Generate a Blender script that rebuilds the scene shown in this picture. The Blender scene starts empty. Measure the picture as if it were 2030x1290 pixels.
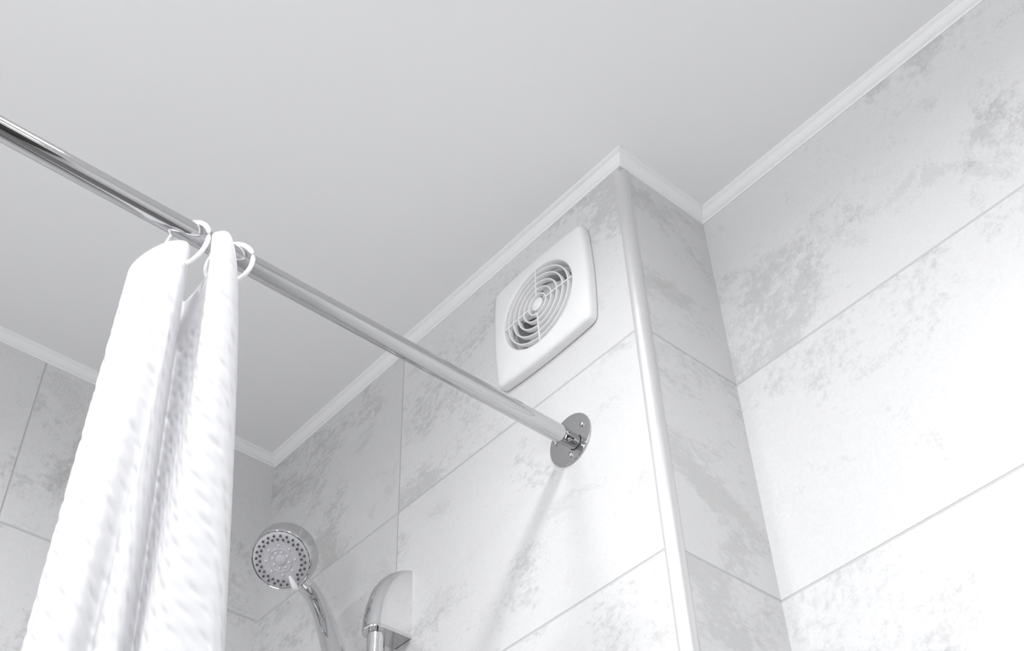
import bpy, bmesh, math, random
from mathutils import Vector, Matrix
random.seed(7)
PI = math.pi
scene = bpy.context.scene
COL = scene.collection

# ------------------------------------------------------------------ camera
R2 = Vector((0.6542014, 0.7557060, -0.0304788))
U2 = Vector((0.5451208, -0.4432004, 0.7116296))
F2 = Vector((-0.5242745, 0.4821638, 0.7018934))
CAM = Vector((0, 0, 1.19))
FPX = 2518.45
cam_d = bpy.data.cameras.new('camera')
cam_d.sensor_width = 36.0
cam_d.sensor_fit = 'HORIZONTAL'
cam_d.lens = 36.0 * FPX / 2030.0
cam_d.clip_start = 0.01
cam = bpy.data.objects.new('camera', cam_d)
COL.objects.link(cam)
m = Matrix.Identity(4)
for i in range(3):
    m[i][0] = R2[i]; m[i][1] = U2[i]; m[i][2] = -F2[i]; m[i][3] = CAM[i]
cam.matrix_world = m
scene.camera = cam

# ------------------------------------------------------------------ exposure, world, lamps
vs = scene.view_settings
vs.view_transform = 'Standard'
vs.look = 'None'
vs.gamma = 1.0
vs.exposure = 0.41
vs.use_curve_mapping = False
world = bpy.data.worlds.new('world')
scene.world = world
world.use_nodes = True
world.node_tree.nodes['Background'].inputs[0].default_value = (1, 1, 1.02, 1)
world.node_tree.nodes['Background'].inputs[1].default_value = 0.3

XL, XC, YF, YR, ZC = -1.476, -0.6646, 0.815, 0.9743, 2.500
CEIL = ZC + 0.012
XR, YB = 1.05, -1.0

def area(name, loc, size, power, spread=180, rot=(0, 0, 0), color=(1, 1, 1)):
    d = bpy.data.lights.new(name, 'AREA')
    d.shape = 'DISK'; d.size = size; d.energy = power; d.spread = math.radians(spread)
    d.color = color
    o = bpy.data.objects.new(name, d)
    o.location = loc; o.rotation_euler = rot
    COL.objects.link(o)
    return o
LAMPS = [((-0.47, 0.19), 0.12, 4.7), ((0.45, 0.26), 0.12, 3.4), ((0.30, -0.50), 0.12, 3.0), ((-0.80, -0.50), 0.12, 9.0)]  # first lamp placed from the rod's shadow, the others added as fill
for i, ((x, y), s, pw) in enumerate(LAMPS):
    area('downlight_and_fill_lamp', (x, y, CEIL - 0.004), s, pw, 166)
# added soft fill light at the back wall, shaped like a window
FILL_RECT = (-0.45, 0.75, 0.95, 1.95)
fill_area = area('back_fill', ((FILL_RECT[0]+FILL_RECT[1])/2, YB + 0.012, (FILL_RECT[2]+FILL_RECT[3])/2), FILL_RECT[1]-FILL_RECT[0], 15.0, 180, (PI/2, 0, 0), (0.98, 0.99, 1.0))
fill_area.data.shape = 'RECTANGLE'; fill_area.data.size_y = FILL_RECT[3]-FILL_RECT[2]

# ------------------------------------------------------------------ helpers
def tag(o, label=None, cat=None, group=None, kind=None):
    if label: o['label'] = label
    if cat: o['category'] = cat
    if group: o['group'] = group
    if kind: o['kind'] = kind
    return o

def empty(name, loc, label, cat, group=None):
    o = bpy.data.objects.new(name, None)
    o.empty_display_size = 0.02
    o.location = loc
    COL.objects.link(o)
    return tag(o, label, cat, group)

def mesh_obj(name, verts, faces, mat, parent=None, smooth=True, angle=35):
    me = bpy.data.meshes.new(name)
    me.from_pydata([tuple(v) for v in verts], [], faces)
    me.update()
    bm = bmesh.new(); bm.from_mesh(me)
    bmesh.ops.remove_doubles(bm, verts=bm.verts, dist=1e-7)
    bmesh.ops.recalc_face_normals(bm, faces=bm.faces)
    for e in bm.edges:
        if len(e.link_faces) == 2 and e.calc_face_angle(0) > math.radians(angle):
            e.smooth = False
    for f in bm.faces: f.smooth = smooth
    bm.to_mesh(me); bm.free()
    me.materials.append(mat)
    o = bpy.data.objects.new(name, me)
    COL.objects.link(o)
    if parent:
        o.parent = parent
        # geometry is given in world space: undo the parent's place
        p = parent
        mw = Matrix.Identity(4)
        chain = []
        while p: chain.append(p); p = p.parent
        for q in reversed(chain): mw = mw @ Matrix.LocRotScale(q.location, q.rotation_euler, q.scale)
        o.data.transform(mw.inverted())
    return o

class MB:
    def __init__(s): s.v = []; s.f = []
    def add(s, vs, fs):
        n = len(s.v); s.v += [Vector(v) for v in vs]; s.f += [tuple(i + n for i in f) for f in fs]
    def box(s, a, b):
        x0, y0, z0 = a; x1, y1, z1 = b
        s.add([(x0,y0,z0),(x1,y0,z0),(x1,y1,z0),(x0,y1,z0),(x0,y0,z1),(x1,y0,z1),(x1,y1,z1),(x0,y1,z1)],
              [(0,3,2,1),(4,5,6,7),(0,1,5,4),(1,2,6,5),(2,3,7,6),(3,0,4,7)])
    def loft(s, rings, closed=True, cap0=True, cap1=True):
        n = len(rings[0]); base = len(s.v)
        for r in rings: s.v += [Vector(p) for p in r]
        for i in range(len(rings) - 1):
            for j in range(n if closed else n - 1):
                k = (j + 1) % n
                s.f.append((base+i*n+j, base+i*n+k, base+(i+1)*n+k, base+(i+1)*n+j))
        if cap0: s.f.append(tuple(base + j for j in range(n))[::-1])
        if cap1: s.f.append(tuple(base + (len(rings)-1)*n + j for j in range(n)))
    def lathe(s, org, axis, prof, n=48, ref=None):
        """prof = [(distance along the axis, radius)]"""
        axis = Vector(axis).normalized(); u, w = frame(axis, ref)
        rings = []
        for d, r in prof:
            c = Vector(org) + axis * d
            rings.append([c + (u*math.cos(2*PI*k/n) + w*math.sin(2*PI*k/n)) * max(r, 1e-6) for k in range(n)])
        shut = tuple(prof[0]) == tuple(prof[-1])      # a closed section needs no end caps
        s.loft(rings, True, prof[0][1] > 1e-5 and not shut, prof[-1][1] > 1e-5 and not shut)
    def tube(s, pts, rad, n=16, cap=True, closed=False, flat=1.0, side=None):
        pts = [Vector(p) for p in pts]; N = len(pts)
        if not hasattr(rad, '__len__'): rad = [rad] * N
        rings = []; prev = None
        for i, p in enumerate(pts):
            if closed: t = (pts[(i+1) % N] - pts[i-1]).normalized()
            else: t = (pts[min(i+1, N-1)] - pts[max(i-1, 0)]).normalized()
            if side is not None: u = (Vector(side) - t*t.dot(Vector(side))).normalized()
            elif prev is None: u, _ = frame(t)
            else: u = (prev - t*t.dot(prev)).normalized()
            prev = u; w = t.cross(u)
            rings.append([p + (u*math.cos(2*PI*k/n) + w*math.sin(2*PI*k/n)*flat) * rad[i] for k in range(n)])
        if closed: rings.append(rings[0])
        s.loft(rings, True, cap and not closed, cap and not closed)
    def build(s, name, mat, parent=None, smooth=True, angle=35):
        return mesh_obj(name, s.v, s.f, mat, parent, smooth, angle)

def frame(t, ref=None):
    a = Vector(ref) if ref is not None else (Vector((0, 0, 1)) if abs(t.z) < 0.9 else Vector((1, 0, 0)))
    u = (a - t * t.dot(a)).normalized()
    return u, t.cross(u)

def spline(pts, n):
    """Catmull-Rom through pts, n samples per span"""
    P = [Vector(p) for p in pts]; out = []
    for i in range(len(P) - 1):
        p0 = P[i-1] if i else P[0]*2 - P[1]; p1 = P[i]; p2 = P[i+1]
        p3 = P[i+2] if i + 2 < len(P) else P[-1]*2 - P[-2]
        for k in range(n):
            t = k / n
            out.append(0.5*((2*p1) + (p2-p0)*t + (2*p0-5*p1+4*p2-p3)*t*t + (3*p1-p0-3*p2+p3)*t**3))
    out.append(P[-1]); return out

# ------------------------------------------------------------------ materials
def mat(name, color, rough=0.4, metal=0.0, spec=0.5, coat=0.0, bump=None, bscale=200, trans=0):
    m = bpy.data.materials.new(name); m.use_nodes = True
    nt = m.node_tree; b = nt.nodes['Principled BSDF']
    b.inputs['Base Color'].default_value = (*color, 1)
    b.inputs['Roughness'].default_value = rough
    b.inputs['Metallic'].default_value = metal
    b.inputs['Specular IOR Level'].default_value = spec
    b.inputs['Coat Weight'].default_value = coat
    tc = nt.nodes.new('ShaderNodeTexCoord')
    nz = nt.nodes.new('ShaderNodeTexNoise'); nz.inputs['Scale'].default_value = bscale
    nz.inputs['Detail'].default_value = 4
    nt.links.new(tc.outputs['Object'], nz.inputs['Vector'])
    mr = nt.nodes.new('ShaderNodeMapRange')
    mr.inputs['To Min'].default_value = rough * 0.85; mr.inputs['To Max'].default_value = rough * 1.2
    nt.links.new(nz.outputs['Fac'], mr.inputs['Value'])
    nt.links.new(mr.outputs['Result'], b.inputs['Roughness'])
    if bump:
        bp = nt.nodes.new('ShaderNodeBump'); bp.inputs['Strength'].default_value = bump; bp.inputs['Distance'].default_value = 0.001
        nt.links.new(nz.outputs['Fac'], bp.inputs['Height']); nt.links.new(bp.outputs['Normal'], b.inputs['Normal'])
    return m

CHROME = mat('chrome', (0.56, 0.56, 0.57), 0.045, 1.0, bscale=30)
CHROME_HI = mat('bright_chrome', (0.72, 0.72, 0.73), 0.04, 1.0, bscale=30)
CHROME_ROD = mat('polished_steel', (0.56, 0.56, 0.57), 0.05, 1.0, bscale=60)
PLASTIC = mat('white_plastic', (0.80, 0.80, 0.81), 0.22, 0, 0.5, bscale=80)
TRIMM = mat('satin_trim', (0.68, 0.68, 0.69), 0.34, 0.6, 0.5, bscale=80)
PVC = mat('white_pvc', (0.86, 0.86, 0.86), 0.38, 0, 0.4, bscale=80)
RINGP = mat('ring_plastic', (0.92, 0.92, 0.92), 0.2, 0, 0.5, bscale=80)
GREYP = mat('grey_plastic', (0.50, 0.50, 0.53), 0.35, 0, 0.5, bscale=150)
LIGHTP = mat('pale_plastic', (0.72, 0.72, 0.74), 0.3, 0, 0.5, bscale=150)
RUBBER = mat('dark_rubber', (0.10, 0.10, 0.105), 0.45, 0, 0.4, bscale=150)
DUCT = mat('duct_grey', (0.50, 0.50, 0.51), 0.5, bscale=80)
CEILM = mat('ceiling_paint', (0.86, 0.86, 0.87), 0.75, 0, 0.2, bump=0.05, bscale=300)
FLOORM = mat('floor_tile', (0.20, 0.20, 0.20), 0.35, bscale=20)
PAINT = mat('wall_paint', (0.80, 0.80, 0.80), 0.6, bscale=20)
DARKM = mat('dark_panel', (0.05, 0.045, 0.04), 0.4, bscale=20)  # for the added panel that darkens the chrome reflections
LENS = mat('lamp_trim', (0.85, 0.85, 0.85), 0.3, bscale=20)

def tile_mat(name, axis, h0, z0, seed, P=1.2, hz=0.3015, light=(0.645, 0.645, 0.65), dark=(0.485, 0.485, 0.487),
             lo=0.505, hi=0.63, scale=4.5, stretch=(1, 1, 1), rot=0.0, tone=0.0):
    m = bpy.data.materials.new(name); m.use_nodes = True
    nt = m.node_tree; N = nt.nodes; L = nt.links; b = N['Principled BSDF']
    def math_(op, a, c=None, d=None):
        n = N.new('ShaderNodeMath'); n.operation = op
        for i, x in enumerate((a, c, d)):
            if x is None: continue
            if isinstance(x, (int, float)): n.inputs[i].default_value = x
            else: L.new(x, n.inputs[i])
        return n.outputs[0]
    def rng(v, a, c, x=0.0, y=1.0, smooth=True):
        n = N.new('ShaderNodeMapRange')
        n.interpolation_type = 'SMOOTHSTEP' if smooth else 'LINEAR'
        L.new(v, n.inputs['Value'])
        n.inputs['From Min'].default_value = a; n.inputs['From Max'].default_value = c
        n.inputs['To Min'].default_value = x; n.inputs['To Max'].default_value = y
        return n.outputs[0]
    tc = N.new('ShaderNodeTexCoord'); sp = N.new('ShaderNodeSeparateXYZ')
    L.new(tc.outputs['Object'], sp.inputs[0])
    h = sp.outputs[0 if axis == 'X' else 1]; z = sp.outputs[2]
    def joint(c, c0, per):
        t = math_('DIVIDE', math_('SUBTRACT', c, c0), per)
        idx = math_('FLOOR', t)
        fr = math_('SUBTRACT', t, idx)
        d = math_('MULTIPLY', math_('MINIMUM', fr, math_('SUBTRACT', 1.0, fr)), per)
        return d, idx
    dh, ih = joint(h, h0, P); dz, iz = joint(z, z0, hz)
    d = math_('MINIMUM', dh, dz)
    grout = rng(d, 0.0008, 0.0015, 1.0, 0.0)
    # each tile its own cut of the print
    cmb = N.new('ShaderNodeCombineXYZ'); L.new(ih, cmb.inputs[0]); L.new(iz, cmb.inputs[1]); cmb.inputs[2].default_value = seed
    wn = N.new('ShaderNodeTexWhiteNoise'); wn.noise_dimensions = '3D'; L.new(cmb.outputs[0], wn.inputs['Vector'])
    sc = N.new('ShaderNodeVectorMath'); sc.operation = 'SCALE'; L.new(wn.outputs['Color'], sc.inputs[0]); sc.inputs['Scale'].default_value = 7.0
    ad = N.new('ShaderNodeVectorMath'); ad.operation = 'ADD'; L.new(tc.outputs['Object'], ad.inputs[0]); L.new(sc.outputs[0], ad.inputs[1])
    mp = N.new('ShaderNodeMapping'); L.new(ad.outputs[0], mp.inputs['Vector'])
    mp.inputs['Rotation'].default_value = (rot if axis == 'Y' else 0, rot if axis == 'X' else 0, 0)
    mp.inputs['Scale'].default_value = stretch
    def noise(s, det, ro, dist=0.0):
        n = N.new('ShaderNodeTexNoise'); L.new(mp.outputs[0], n.inputs['Vector'])
        n.inputs['Scale'].default_value = s; n.inputs['Detail'].default_value = det
        n.inputs['Roughness'].default_value = ro; n.inputs['Distortion'].default_value = dist
        return n.outputs['Fac']
    n1 = noise(scale, 9, 0.62, 0.4); n2 = noise(95, 5, 0.7); n3 = noise(260, 3, 0.6); n4 = noise(scale*2.3, 8, 0.6, 0.6)
    v = math_('ADD', n1, math_('MULTIPLY', math_('SUBTRACT', n2, 0.5), 0.42))
    blot = rng(v, lo, hi)
    v2 = math_('ADD', n4, math_('MULTIPLY', math_('SUBTRACT', n3, 0.5), 0.22))
    spk = rng(v2, 0.585, 0.66)
    mx = N.new('ShaderNodeMix'); mx.data_type = 'RGBA'
    mx.inputs['A'].default_value = (*light, 1); mx.inputs['B'].default_value = (*dark, 1)
    fac = math_('MINIMUM', math_('ADD', math_('MULTIPLY', blot, 0.75), math_('MULTIPLY', spk, 0.35)), 1.0)
    fac = math_('ADD', fac, math_('MULTIPLY', math_('SUBTRACT', n3, 0.5), 0.55))
    fac = math_('ADD', fac, math_('MULTIPLY', math_('SUBTRACT', n2, 0.5), 0.35))
    if tone: fac = math_('ADD', fac, math_('MULTIPLY', math_('LESS_THAN', ih, -0.5), tone))
    fac = math_('MAXIMUM', math_('MINIMUM', fac, 1.5), -0.4)
    mx.clamp_factor = False
    L.new(fac, mx.inputs['Factor'])
    mg = N.new('ShaderNodeMix'); mg.data_type = 'RGBA'
    L.new(grout, mg.inputs['Factor']); L.new(mx.outputs['Result'], mg.inputs['A']); mg.inputs['B'].default_value = (0.52, 0.52, 0.52, 1)
    L.new(mg.outputs['Result'], b.inputs['Base Color'])
    b.inputs['Specular IOR Level'].default_value = 0.4
    L.new(rng(v, 0.4, 0.65, 0.38, 0.5), b.inputs['Roughness'])
    # grooves and a faint relief
    gh = rng(d, 0.0004, 0.0022, -1.0, 0.0)
    hgt = math_('ADD', math_('MULTIPLY', gh, 0.0011), math_('MULTIPLY', n3, 0.00012))
    bp = N.new('ShaderNodeBump'); bp.inputs['Strength'].default_value = 0.8; bp.inputs['Distance'].default_value = 1.0
    L.new(hgt, bp.inputs['Height']); L.new(bp.outputs['Normal'], b.inputs['Normal'])
    return m

Z1 = 2.2087
SEEDF = 12.0
SEEDR = 14.0
T_FRONT = tile_mat('tile_front', 'X', -1.1271, Z1, SEEDF, tone=0.30, rot=0.5, stretch=(1, 1, 1.5))
T_RETURN = tile_mat('tile_return', 'Y', 5.0, 2.2047, SEEDF + 0.37, P=20, dark=(0.53, 0.53, 0.532), rot=-0.6, stretch=(1, 1, 1.8))
T_RECESS = tile_mat('tile_recess', 'X', 0.5, 2.2047, SEEDR, P=20, lo=0.505, hi=0.65, scale=4.0, dark=(0.485, 0.485, 0.487))
T_LEFT = tile_mat('tile_left', 'Y', 0.4139, 2.2130, 11.0, rot=0.3)

# ------------------------------------------------------------------ room shell
def slab(name, a, b, m, kind='structure'):
    q = MB(); q.box(a, b); return tag(q.build(name, m, smooth=False), kind=kind)

W = 0.10
slab('floor', (XL - W, YB - W, -0.1), (XR + W, YR + W, 0.0), FLOORM)
slab('ceiling', (XL - W, YB - W, CEIL), (XR + W, YR + W, CEIL + 0.1), CEILM)
slab('wall_left', (XL - W, YB, 0), (XL, YF, CEIL), T_LEFT)
slab('wall_return', (XC - 0.012, YF + 0.012, 0), (XC, YR, CEIL), T_RETURN)
slab('wall_recess', (XC - 0.012, YR, 0), (XR, YR + W, CEIL), T_RECESS)
slab('wall_right', (XR, YB, 0), (XR + W, YR, CEIL), PAINT)
slab('wall_back', (XL, YB - W, 0), (XR, YB, CEIL), PAINT)
slab('dark_reflection_panel_1', (XR - 0.04, -0.35, 0), (XR, 0.45, 2.03), DARKM)  # unseen dark slab added to put dark bands in the chrome
q = MB(); x0, x1, z0, z1 = FILL_RECT  # window-like frame added around the fill light
for a, b in (((x0-.06, z0-.06), (x1+.06, z0)), ((x0-.06, z1), (x1+.06, z1+.06)), ((x0-.06, z0), (x0, z1)), ((x1, z0), (x1+.06, z1)), (((x0+x1)/2-.02, z0), ((x0+x1)/2+.02, z1))):
    q.box((a[0], YB, a[1]), (b[0], YB + 0.04, b[1]))
tag(q.build('fill_frame_1', PVC, smooth=False), kind='structure')

FANX, FANZ = -0.818, 2.352
def front_wall():
    """12 mm tiled board with a round duct hole behind the fan"""
    n = 64; R = 0.060
    me = bpy.data.meshes.new('wall_front'); bm = bmesh.new()
    x0, x1 = XL, XC - 0.012
    out = [bm.verts.new(p) for p in ((x0, YF, 0), (x1, YF, 0), (x1, YF, CEIL), (x0, YF, CEIL))]
    cir = [bm.verts.new((FANX + R*math.cos(2*PI*k/n), YF, FANZ + R*math.sin(2*PI*k/n))) for k in range(n)]
    es = [bm.edges.new((out[i], out[(i+1) % 4])) for i in range(4)] + [bm.edges.new((cir[i], cir[(i+1) % n])) for i in range(n)]
    bmesh.ops.triangle_fill(bm, use_beauty=True, edges=es)
    g = bmesh.ops.extrude_face_region(bm, geom=list(bm.faces))
    bmesh.ops.translate(bm, verts=[v for v in g['geom'] if isinstance(v, bmesh.types.BMVert)], vec=(0, 0.012, 0))
    bmesh.ops.recalc_face_normals(bm, faces=bm.faces)
    bm.to_mesh(me); bm.free(); me.materials.append(T_FRONT)
    o = bpy.data.objects.new('wall_front', me); COL.objects.link(o); tag(o, kind='structure')
front_wall()

# outside-corner quarter-round bead
q = MB(); r = 0.0118; cx, cy = XC - 0.012, YF + 0.012
prof = [(cx - 0.0012, cy), (cx - 0.0012, YF - 0.0006)]
for k in range(17):
    a = -PI/2 + (PI/2)*k/16
    prof.append((cx + (r + 0.0008)*math.cos(a), cy + (r + 0.0008)*math.sin(a)))
prof += [(XC + 0.0006, cy + 0.0012), (cx, cy + 0.0012)]
q.loft([[(x, y, z) for x, y in prof] for z in (0.0, ZC + 0.0015)])
q.box((XC - 0.0125, YF - 0.0004, ZC - 0.0004), (XC + 0.0004, YF + 0.0125, CEIL))
tag(q.build('trim_1', TRIMM, angle=50), kind='structure')

# ceiling cove: profile (out from the wall, up from the tile edge)
COVE = [(0.0, -0.0006), (0.0016, -0.0006), (0.0022, 0.0002), (0.0020, 0.0014), (0.0036, 0.0018), (0.0058, 0.0030), (0.0085, 0.0052),
        (0.0112, 0.0078), (0.0134, 0.0092), (0.0141, 0.0092), (0.0146, 0.0098), (0.0168, 0.0102), (0.0172, 0.0112), (0.0170, 0.0122), (0.0, 0.0122)]
def cove(name, pa, pb, na, nb):
    """pa, pb: wall-line ends; na, nb: mitre direction for 1 m out of the wall"""
    rings = []
    for p, n in ((pa, na), (pb, nb)):
        rings.append([(p[0] + n[0]*d, p[1] + n[1]*d, ZC + h) for d, h in COVE])
    q = MB(); q.loft(rings); tag(q.build(name, PVC, angle=40), kind='structure')
cove('trim_2', (XL, YB), (XL, YF), (1, 1), (1, -1))
cove('trim_3', (XL, YF), (XC, YF), (1, -1), (1, -1))
cove('trim_4', (XC, YF), (XC, YR), (1, -1), (1, -1))
cove('trim_5', (XC, YR), (XR, YR), (1, -1), (-1, -1))

# ------------------------------------------------------------------ extractor fan
def fan():
    root = empty('extractor_fan', (FANX, YF, FANZ), 'square white plastic extractor fan with round slatted grille on the tiled wall', 'extractor fan')
    n = 128
    def outline(t):
        a, bow, Rb = 0.0825, 0.0040, 0.0
        c, s = abs(math.cos(t)), abs(math.sin(t))
        # bowed side: a + bow*(1-(v/a)^2)
        def side(c, s):
            if c < 1e-4: return 9.0
            rr = a / c
            for _ in range(12):
                v = min(abs(rr*s), a)
                rr = (a + bow*(1 - (v/a)**2)) / c
            return rr
        r1, r2 = side(c, s), side(s, c)
        p = 32
        return (r1**-p + r2**-p) ** (-1/p)
    def ring(d, f):
        return [(FANX + f(t)*math.cos(t), YF - d, FANZ + f(t)*math.sin(t)) for t in (2*PI*k/n + PI/n for k in range(n))]
    sc = 1.035
    O = lambda ins: (lambda t: (outline(t)*sc) * (1 - ins/0.0865))
    Cc = lambda r: (lambda t: r)
    mix = lambda w, ins, r: (lambda t: O(ins)(t)*(1-w) + r*w)
    q = MB()
    q.loft([ring(0.0012, O(0.004)), ring(0.0012, O(0.0)), ring(0.009, O(0.0)), ring(0.0118, O(0.0007)), ring(0.0140, O(0.0024)), ring(0.0152, O(0.0052)),
            ring(0.0162, O(0.010)), ring(0.0170, mix(0.45, 0.010, 0.0655)), ring(0.0174, mix(0.85, 0.010, 0.0655)), ring(0.0172, Cc(0.0655)),
            ring(0.0162, Cc(0.0645)), ring(0.0040, Cc(0.0638)), ring(0.0012, Cc(0.0638))], True, False, False)
    q.build('cover', PLASTIC, root, angle=50)
    # gasket shadow gap: small backing frame against the tiles
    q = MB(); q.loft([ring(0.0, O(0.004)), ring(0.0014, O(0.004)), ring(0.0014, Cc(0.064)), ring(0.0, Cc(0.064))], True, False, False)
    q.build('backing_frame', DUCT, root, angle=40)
    # slatted grille: deep rings on four spokes
    q = MB()
    dome = lambda r: 0.0168 + 0.0016*(1 - (r/0.062)**2)
    for R in (0.0160, 0.0262, 0.0367, 0.0470, 0.0570):
        f = dome(R); t = 0.0011
        q.lathe((FANX, YF, FANZ), (0, -1, 0), [(f-0.0068, R-t), (f-0.0008, R-t), (f, R-t*0.4), (f, R+t*0.4), (f-0.0008, R+t), (f-0.0068, R+t), (f-0.0068, R-t)], 96)
    for k in range(4):
        a = PI/2*k; dx, dz = math.cos(a), math.sin(a); w = 0.0010
        pts = []
        for R in (0.0162, 0.03, 0.045, 0.0642):
            f = dome(R) + 0.0002
            pts.append([(FANX + dx*R - dz*w*sg, YF - dd, FANZ + dz*R + dx*w*sg) for sg, dd in ((-1, f-0.006), (1, f-0.006), (1, f), (-1, f))])
        q.loft(pts)
    q.build('grille', PLASTIC, root, angle=40)
    q = MB(); q.lathe((FANX, YF, FANZ), (0, -1, 0), [(0.004, 0.0085), (0.0150, 0.0100), (0.0175, 0.0096), (0.0188, 0.0075), (0.0194, 0.0035), (0.0195, 0)], 40)
    for k in range(4):
        a = PI/2*k + PI/4; dx, dz = math.cos(a), math.sin(a); w = 0.001
        q.loft([[(FANX + dx*R - dz*w*sg, YF - dd, FANZ + dz*R + dx*w*sg) for sg, dd in ((-1, 0.009), (1, 0.009), (1, 0.014), (-1, 0.014))] for R in (0.009, 0.0155)])
    q.build('hub_cap', PLASTIC, root, angle=40)
    # duct housing and impeller inside the wall
    q = MB(); q.lathe((FANX, YF, FANZ), (0, 1, 0), [(0.030, 0.0), (0.030, 0.0575), (-0.001, 0.0575), (-0.001, 0.0600), (0.034, 0.0600), (0.034, 0.0)], 64)
    q.build('duct', DUCT, root, angle=40)
    q = MB()
    q.lathe((FANX, YF, FANZ), (0, 1, 0), [(-0.002, 0.0), (-0.002, 0.014), (0.002, 0.020), (0.022, 0.021), (0.022, 0.0)], 48)
    for k in range(6):
        a0 = 2*PI*k/6 + 0.3
        rows = []
        for R in (0.018, 0.030, 0.042, 0.054):
            row = []
            for s_, dd in ((-0.36, 0.020), (-0.1, 0.014), (0.18, 0.007), (0.40, 0.003)):
                a = a0 + s_
                row.append((FANX + R*math.cos(a), YF + dd, FANZ + R*math.sin(a)))
            rows.append([*row, *[(x, y + 0.0018, z) for x, y, z in reversed(row)]])
        q.loft(rows)
    q.build('impeller', LIGHTP, root, angle=40)
    q = MB()
    for k in range(3):
        a = PI/3 + 2*PI*k/3; 
        q.loft([[(FANX + math.cos(a)*R - math.sin(a)*w, YF + dd, FANZ + math.sin(a)*R + math.cos(a)*w) for w, dd in ((-0.004, 0.024), (0.004, 0.024), (0.004, 0.029), (-0.004, 0.029))] for R in (0.01, 0.058)])
    q.lathe((FANX, YF, FANZ), (0, 1, 0), [(0.0235, 0.0), (0.0235, 0.024), (0.0295, 0.024), (0.0295, 0.0)], 40)
    q.build('motor', DUCT, root, angle=40)
fan()

# ------------------------------------------------------------------ curtain rod
RX, RZ, RR = -0.7938, 2.1203, 0.0108
rod = empty('shower_curtain_rod', (RX, YF, RZ), 'polished steel shower curtain rod running to a round wall flange', 'curtain rod')
q = MB(); y0, y1 = YB + 0.014, YF - 0.0150
q.lathe((RX, y1, RZ), (0, -1, 0), [(0.003, RR - 0.0012), (0.0, RR - 0.0009), (0.0, RR - 0.0003), (0.0004, RR), (0.0030, RR), ((y1 - y0) - 0.003, RR), ((y1 - y0), RR), ((y1 - y0), 0)], 64)
q.build('tube', CHROME_ROD, rod, angle=50)
def screw(parent, p, axis, r):
    q = MB(); ax = Vector(axis).normalized()
    u, w = frame(ax)
    prof = [(0, r), (r*0.25, r*0.98), (r*0.5, r*0.82), (r*0.66, r*0.5), (r*0.70, r*0.38), (r*0.40, r*0.26), (r*0.38, 0)]
    q.lathe(p, ax, prof, 24)
    q.build('screw', CHROME, parent, angle=60)
def flange(yw, s, socket=True):
    q = MB()
    fx, fz = RX - 0.002, RZ - 0.0028
    q.lathe((RX, yw, RZ), (0, -s, 0), [(0, 0.0), (0, 0.0335), (0.0020, 0.0338), (0.0028, 0.0332), (0.0030, 0.0322), (0.0030, 0.0)], 96)
    fl = q.build('flange', CHROME, rod, angle=40)
    for a in (20, 160, 270):
        a = math.radians(a)
        screw(fl, (RX + 0.0235*math.cos(a), yw - s*0.0029, RZ + 0.0235*math.sin(a)), (0, -s, 0), 0.0036)
    q = MB(); q.lathe((RX, yw - s*0.002, RZ), (0, -s, 0), [(0, 0.0094), (0.030, 0.0094), (0.030, 0.0080), (0.0, 0.0080), (0, 0.0094)], 64)
    k = q.build('socket', CHROME, rod, angle=40)
    # set screw under the socket
    screw(k, (RX + 0.006, yw - s*0.0088, RZ - 0.0072), (0.62, 0, -0.78), 0.0024)
flange(YF, 1); flange(YB, -1)

# ------------------------------------------------------------------ curtain rings
def curtain_ring(cy, cz, R, k, yaw, tilt, label):
    q = MB(); pts = []; rad = []
    gap = math.radians(12); t0 = math.radians(10)
    n = 80
    for i in range(n + 1):
        t = t0 + 0.055 + (2*PI - 0.11) * i / n
        X = R*math.cos(t); Z = k*R*math.sin(t)
        X, Z = X*math.cos(tilt) - Z*math.sin(tilt), X*math.sin(tilt) + Z*math.cos(tilt)
        pts.append((RX + X*math.cos(yaw), cy + X*math.sin(yaw), cz + Z))
        e = min(i, n - i)
        rad.append(0.0024 if e > 2 else 0.0024*(0.45, 0.8, 0.95)[e])
    q.tube(pts, rad, 14)
    o = q.build('curtain_ring', RINGP, None, angle=60)
    return tag(o, label, 'curtain ring', 'curtain rings on the steel rod')
curtain_ring(0.3139, 2.1018, 0.0241, 1.24, 0.515, 0.0054, 'white plastic ring between the two curtain folds, farther from the wall flange')
curtain_ring(0.3610, 2.1065, 0.0240, 1.18, 0.64, 0.12, 'white plastic ring right of the curtain, nearer the wall flange')

# ------------------------------------------------------------------ shower curtain
def curtain_mat():
    m = bpy.data.materials.new('curtain_fabric'); m.use_nodes = True
    nt = m.node_tree; N = nt.nodes; L = nt.links; b = N['Principled BSDF']
    b.inputs['Base Color'].default_value = (0.82, 0.82, 0.835, 1); b.inputs['Roughness'].default_value = 0.45
    b.inputs['Specular IOR Level'].default_value = 0.35
    tr = N.new('ShaderNodeBsdfTranslucent'); tr.inputs['Color'].default_value = (0.78, 0.78, 0.80, 1)
    mx = N.new('ShaderNodeMixShader'); mx.inputs[0].default_value = 0.42
    tc = N.new('ShaderNodeTexCoord'); nz = N.new('ShaderNodeTexNoise'); nz.inputs['Scale'].default_value = 900
    L.new(tc.outputs['Object'], nz.inputs['Vector'])
    bp = N.new('ShaderNodeBump'); bp.inputs['Strength'].default_value = 0.15; bp.inputs['Distance'].default_value = 0.0006
    L.new(nz.outputs['Fac'], bp.inputs['Height']); L.new(bp.outputs['Normal'], b.inputs['Normal'])
    L.new(b.outputs[0], mx.inputs[1]); L.new(tr.outputs[0], mx.inputs[2])
    L.new(mx.outputs[0], N['Material Output'].inputs['Surface'])
    return m

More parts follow.
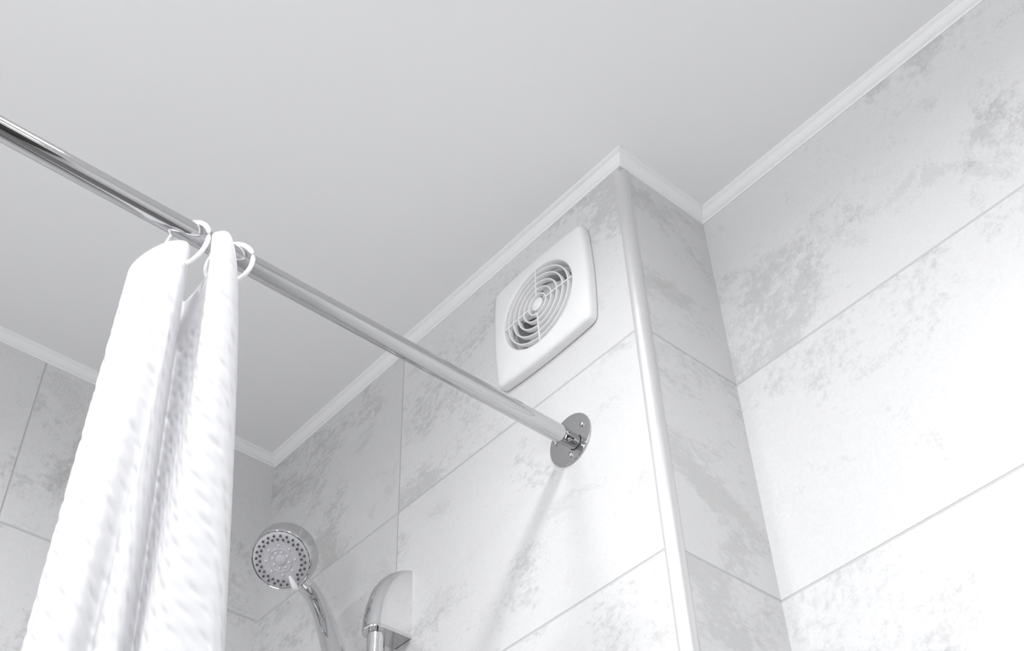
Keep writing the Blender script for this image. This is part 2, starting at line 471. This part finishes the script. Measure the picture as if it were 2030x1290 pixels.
def curtain():
    top = [(-0.850, 0.330), (-0.862, 0.305), (-0.848, 0.287), (-0.833, 0.281), (-0.812, 0.285), (-0.791, 0.297), (-0.782, 0.309), (-0.792, 0.319),
           (-0.818, 0.331), (-0.852, 0.347), (-0.825, 0.3475), (-0.787, 0.3430), (-0.769, 0.3290), (-0.757, 0.3230), (-0.747, 0.332), (-0.757, 0.345), (-0.776, 0.3575), (-0.806, 0.368), (-0.836, 0.366)]
    bot = [(-0.900, 0.360), (-0.912, 0.330), (-0.902, 0.303), (-0.882, 0.292), (-0.860, 0.299), (-0.846, 0.314), (-0.851, 0.331), (-0.834, 0.332),
           (-0.826, 0.345), (-0.850, 0.366), (-0.832, 0.363), (-0.813, 0.356), (-0.798, 0.362), (-0.789, 0.374), (-0.783, 0.389), (-0.781, 0.401), (-0.787, 0.411), (-0.812, 0.424), (-0.850, 0.415)]
    A = spline([(x, y, 0) for x, y in top], 14); B = spline([(x, y, 0) for x, y in bot], 14)
    # arc length along the hem for the pattern
    def arc(P):
        s = [0.0]
        for i in range(1, len(P)): s.append(s[-1] + (P[i]-P[i-1]).length)
        return s
    sa, sb = arc(A), arc(B)
    ztop, zend = 2.092, 0.35
    zs = []
    z = ztop
    while z > 1.58: zs.append(z); z -= 0.0021
    while z > zend: zs.append(z); z -= 0.02
    zs.append(zend)
    verts = []; n = len(A)
    def topz(i):
        # the hem sags away from the two eyelets
        s = i / (n-1)
        return 0.0
    for zi, z in enumerate(zs):
        w = min((ztop - z) / 0.40, 1.25); w = w if w < 1.0 else 1.0 + (w-1)*0.6
        ws = w ** 1.0
        P = [A[i].lerp(B[i], ws ** (1.0 - 0.32*min(max((i/n - 0.68)/0.10, 0), 1))) for i in range(n)]
        for i in range(n):
            t = (P[min(i+1, n-1)] - P[max(i-1, 0)])
            nn = Vector((t.y, -t.x, 0)).normalized()
            s = sa[i]*1.35*(1-0.2) + sb[i]*0.2
            amp = 0.0
            dz = ztop - z
            fade = min(max((dz - 0.035)/0.03, 0), 1)
            row = (dz) / 0.0190
            col = s / 0.0175
            # puckered cells, every second row shifted
            # small slanted dents, every second row shifted by half a cell
            for r_ in (math.floor(row) - 1, math.floor(row), math.floor(row) + 1):
                c0 = col - 0.5*(r_ & 1)
                for k_ in (math.floor(c0), math.floor(c0) + 1):
                    jx = 0.18*math.sin(12.9*k_ + 7.3*r_); jy = 0.15*math.sin(5.1*k_ + 3.7*r_)
                    dx = (c0 - k_ - jx); dy = (row - r_ - 0.5 - jy)
                    u_ = dx*0.8 + dy*0.6; v_ = -dx*0.6 + dy*0.8
                    amp -= (0.0011 + 0.0006*math.sin(3.1*k_ + 1.7*r_))*math.exp(-(u_/0.50)**2 - (v_/0.15)**2)
            amp += 0.0001*math.sin(2*PI*row)
            hem = 0.0007*math.exp(-((dz - 0.030)/0.0012)**2)
            p = P[i] + nn*(amp*fade - hem)
            soft = 0.0003*math.sin(9*z + 40*s)*min(dz*4, 1)
            p = p + nn*soft
            d1 = math.hypot(p.x + 0.783, p.y - 0.309)
            sag = 0.011*min(max((d1 - 0.018)/0.04, 0), 1) if i < n*0.45 else 0.0
            verts.append((p.x, p.y, z - sag*max(0, 1 - dz/0.1)))
    faces = [(r*n+i, r*n+i+1, (r+1)*n+i+1, (r+1)*n+i) for r in range(len(zs)-1) for i in range(n-1)]
    o = mesh_obj('shower_curtain', verts, faces, curtain_mat(), None, True, 180)
    tag(o, 'gathered white puckered fabric shower curtain hanging from the steel rod', 'shower curtain')
    return o
curtain()

# ------------------------------------------------------------------ shower rail with bracket and slider
BX, BY = -1.106, 0.7745
rail = empty('shower_riser_rail', (BX, YF, 1.40), 'chrome shower riser rail with curved end bracket on the tiled wall', 'shower rail')
q = MB(); q.lathe((BX, BY, 1.36), (0, 0, 1), [(0, 0), (0, 0.0110), (0.665, 0.0110), (0.665, 0)], 64)
q.build('bar', CHROME_HI, rail, angle=50)
def bracket(zb, sgn):
    """quarter-egg cap: horizontal sections with a round nose around the bar, shrinking towards the wall as they rise"""
    H, D, hw = 0.098, 0.0572, 0.0166
    def section(h, off):
        c = math.sqrt(max(1 - (h/H)**2, 0.0))
        Dh = max(D * c**0.92 - off, 0.0006); w = (hw - off) * (0.80 + 0.20*c**0.5); nose = min((hw - off), Dh*0.75)
        pts = [(BX + w, YF)]
        pts += [(BX + w, YF - (Dh - nose)*k/4) for k in range(1, 4)]
        for k in range(33):
            a = PI*k/32
            e = 0.86                                     # a little squarer than a circle
            ca, sa = math.cos(a), math.sin(a)
            pts.append((BX + w*math.copysign(abs(ca)**e, ca), YF - (Dh - nose) - nose*sa**e))
        pts += [(BX - w, YF - (Dh - nose)*k/4) for k in range(3, 0, -1)]
        pts.append((BX - w, YF))
        return [(x, y, zb + sgn*h) for x, y in pts]
    hs = [0.0, 0.0006, 0.0024, 0.0032, 0.006] + [H*math.sin(PI/2*k/26) for k in range(2, 27)]
    off = [0.0001, -0.0004, -0.0004, 0.0, 0.0] + [0.0]*25
    rings = [section(0.0005, 0.0018), section(0.0, 0.0014)] + [section(min(h, H*0.9999), o) for h, o in zip(hs, off)]
    q = MB(); q.loft(rings)
    o = q.build('end_bracket', CHROME_HI, rail, angle=45)
    return o
b1 = bracket(2.0010, 1)
bracket(1.385, -1)
# oval inlay line on the nose of the top bracket
q = MB(); pts = []
for k in range(40):
    a = 2*PI*k/40; h = 0.058 + 0.0135*math.sin(a); xx = 0.0058*math.cos(a)
    c = math.sqrt(1 - (h/0.098)**2); Dh = 0.0572*c**0.92; nose = min(0.0166, Dh*0.75); w = 0.0166*(0.80 + 0.20*c**0.5)
    ca = abs(xx)/w; sa = math.sqrt(max(1 - ca**(2/0.86), 0))
    pts.append((BX + xx, YF - (Dh - nose) - nose*sa**0.86, 2.001 + h))
q.tube(pts, 0.00022, 8, closed=True)
q.build('inlay_ring', CHROME, b1)
# slider with knob and holder
q = MB(); SZ = 1.936
q.lathe((BX, BY, SZ - 0.022), (0, 0, 1), [(0, 0.0112), (0, 0.0155), (0.002, 0.0172), (0.042, 0.0172), (0.044, 0.0155), (0.044, 0.0112)], 64)
q.lathe((BX, BY, SZ), (-0.1, -1, 0.1), [(0.012, 0.010), (0.030, 0.009)], 32)
sl = q.build('slider', CHROME_HI, rail, angle=50)
q = MB(); q.lathe((BX, BY, SZ), (1, 0.05, 0.0), [(0.014, 0.009), (0.024, 0.010), (0.027, 0.0145), (0.032, 0.0168), (0.046, 0.0172), (0.053, 0.0156), (0.0565, 0.011), (0.0575, 0.0)], 64)
tag(q.build('knob', LIGHTP, sl, angle=50), 'pale domed slider knob')

# ------------------------------------------------------------------ hand shower
HC = Vector((-1.1900, 0.6825, 2.1120))
HN = Vector((0.310, -0.521, -0.796)).normalized()        # spray direction
HB = Vector((-0.205, 0.781, -0.590)); HB = (HB - HN*HB.dot(HN)).normalized()
HS = HN.cross(HB)
hand = empty('hand_shower', (-1.107, 0.724, 1.90), 'chrome hand shower with round grey nozzle face held beside the riser rail', 'hand shower')
q = MB()
q.lathe(HC, HN, [(-0.0370, 0.0), (-0.0365, 0.012), (-0.0345, 0.024), (-0.0310, 0.034), (-0.0270, 0.0400), (-0.022, 0.0422), (-0.018, 0.0424), (-0.002, 0.0404), (0.0005, 0.0395), (0.0012, 0.0386), (0.0008, 0.0378), (-0.0006, 0.0375), (-0.0006, 0.0)], 96)
head = q.build('head_shell', CHROME, hand, angle=50)
q = MB()
FR = 0.0372
q.lathe(HC, HN, [(-0.0008, FR), (0.0006, FR), (0.0012, FR*0.97), (0.0016, FR*0.6), (0.0016, FR*0.425), (0.0022, FR*0.415), (0.0024, FR*0.40), (0.0016, FR*0.385), (0.0014, FR*0.19), (0.0026, FR*0.17), (0.0030, FR*0.14), (0.0031, 0.0)], 96)
face = q.build('spray_face', GREYP, hand, angle=30)
tag(face, 'grey plastic nozzle face')
def nozzle_proto(name, m, r, h):
    q = MB(); q.lathe((0, 0, 0), (0, 0, 1), [(0, r*1.15), (h*0.7, r), (h, r*0.75), (h, r*0.4), (h*0.7, r*0.3), (h*0.7, 0)], 16)
    o = q.build(name, m, None, angle=60)
    return o
rotm = Matrix((HS, HB, HN)).transposed().to_4x4()
def place_nozzles(proto, spots, base):
    first = True
    for a, rr in spots:
        o = proto if first else proto.copy()
        if not first: COL.objects.link(o)
        first = False
        o.parent = face
        P = HC + HN*base + (HB*math.cos(a) + HS*math.sin(a))*rr
        o.matrix_parent_inverse = Matrix.Identity(4)
        loc = P - Vector(hand.location)
        o.matrix_basis = Matrix.Translation(loc) @ rotm
dk = nozzle_proto('nozzle', RUBBER, 0.00135, 0.0030)
place_nozzles(dk, [(2*PI*k/24, FR*0.87) for k in range(1, 24)] + [(2*PI*(k+0.5)/24, FR*0.74) for k in range(1, 23)], 0.0012)
lt = nozzle_proto('nozzle', LIGHTP, 0.00115, 0.0020)
place_nozzles(lt, [(2*PI*(k+0.5)/8, FR*0.52) for k in range(8)] + [(2*PI*k/8 + 0.1, FR*0.29) for k in range(8)], 0.0014)
# spray selector lever at the handle side of the face
q = MB()
pts = []
for s_, w, h in ((0.62, 0.0016, 0.0016), (0.72, 0.0024, 0.0030), (0.86, 0.0032, 0.0046), (1.0, 0.0038, 0.0062), (1.12, 0.0036, 0.0060), (1.17, 0.0024, 0.0050)):
    c = HC + HB*(FR*s_)
    pts.append([c + HS*w*sx + HN*(0.0012 + h*hh) for sx, hh in ((-1, 0), (-1, 0.7), (-0.6, 1), (0.6, 1), (1, 0.7), (1, 0))])
q.loft(pts); tag(q.build('selector_lever', LIGHTP, hand, angle=50), 'pale plastic selector lever')
# curved handle
HANDLE = [(-1.2084, 0.738, 2.100), (-1.1896, 0.740, 2.0736), (-1.1727, 0.740, 2.0449), (-1.1538, 0.737, 2.0135), (-1.1320, 0.733, 1.9746), (-1.1145, 0.729, 1.9385)]
hp = [HC - HN*0.016 + HB*0.012, HC - HN*0.015 + HB*0.034 + HS*0.0, *HANDLE, (-1.1110, 0.7250, 1.9050), (-1.1090, 0.7240, 1.8700)]
hr = [0.0105, 0.0105, *[0.0110, 0.0114, 0.0122, 0.0132, 0.0140, 0.0142], 0.0132, 0.0118]
path = spline(hp, 10); rads = [v.x for v in spline([(r_, 0, 0) for r_ in hr], 10)]
q = MB(); q.tube(path, rads, 40, side=(0.8, -0.6, 0))
q.build('handle', CHROME_HI, hand, angle=60)
# holder cup carried by the slider, around the handle
q = MB(); a_ = Vector((-1.1110, 0.7250, 1.905)); ax = (Vector((-1.1090, 0.7240, 1.870)) - a_).normalized()
q.lathe(a_ - ax*0.004, ax, [(0, 0.0140), (0, 0.0172), (0.032, 0.0150), (0.032, 0.0130), (0, 0.0140)], 48)
q.tube([(BX, BY - 0.015, 1.90), (BX - 0.003, BY - 0.034, 1.893)], 0.007, 20)
q.build('holder_cup', CHROME_HI, rail, angle=50)

# ------------------------------------------------------------------ ceiling rims of the downlight and the added fill lamps
for i, ((x, y), s, pw) in enumerate(LAMPS):
    q = MB(); q.lathe((x, y, CEIL), (0, 0, -1), [(0, s/2 + 0.001), (0.006, s/2 + 0.002), (0.006, s/2 + 0.014), (0, s/2 + 0.016), (0, s/2 + 0.001)], 48)
    o = q.build('downlight_and_fill_rim', LENS)
    tag(o, ['round white recessed downlight nearest above the shower curtain', 'added round fill lamp above the room side, toward the recessed wall', 'added round fill lamp at the back of the room, right side', 'added round fill lamp at the back of the room, bath side'][i], 'ceiling light', 'recessed downlights')
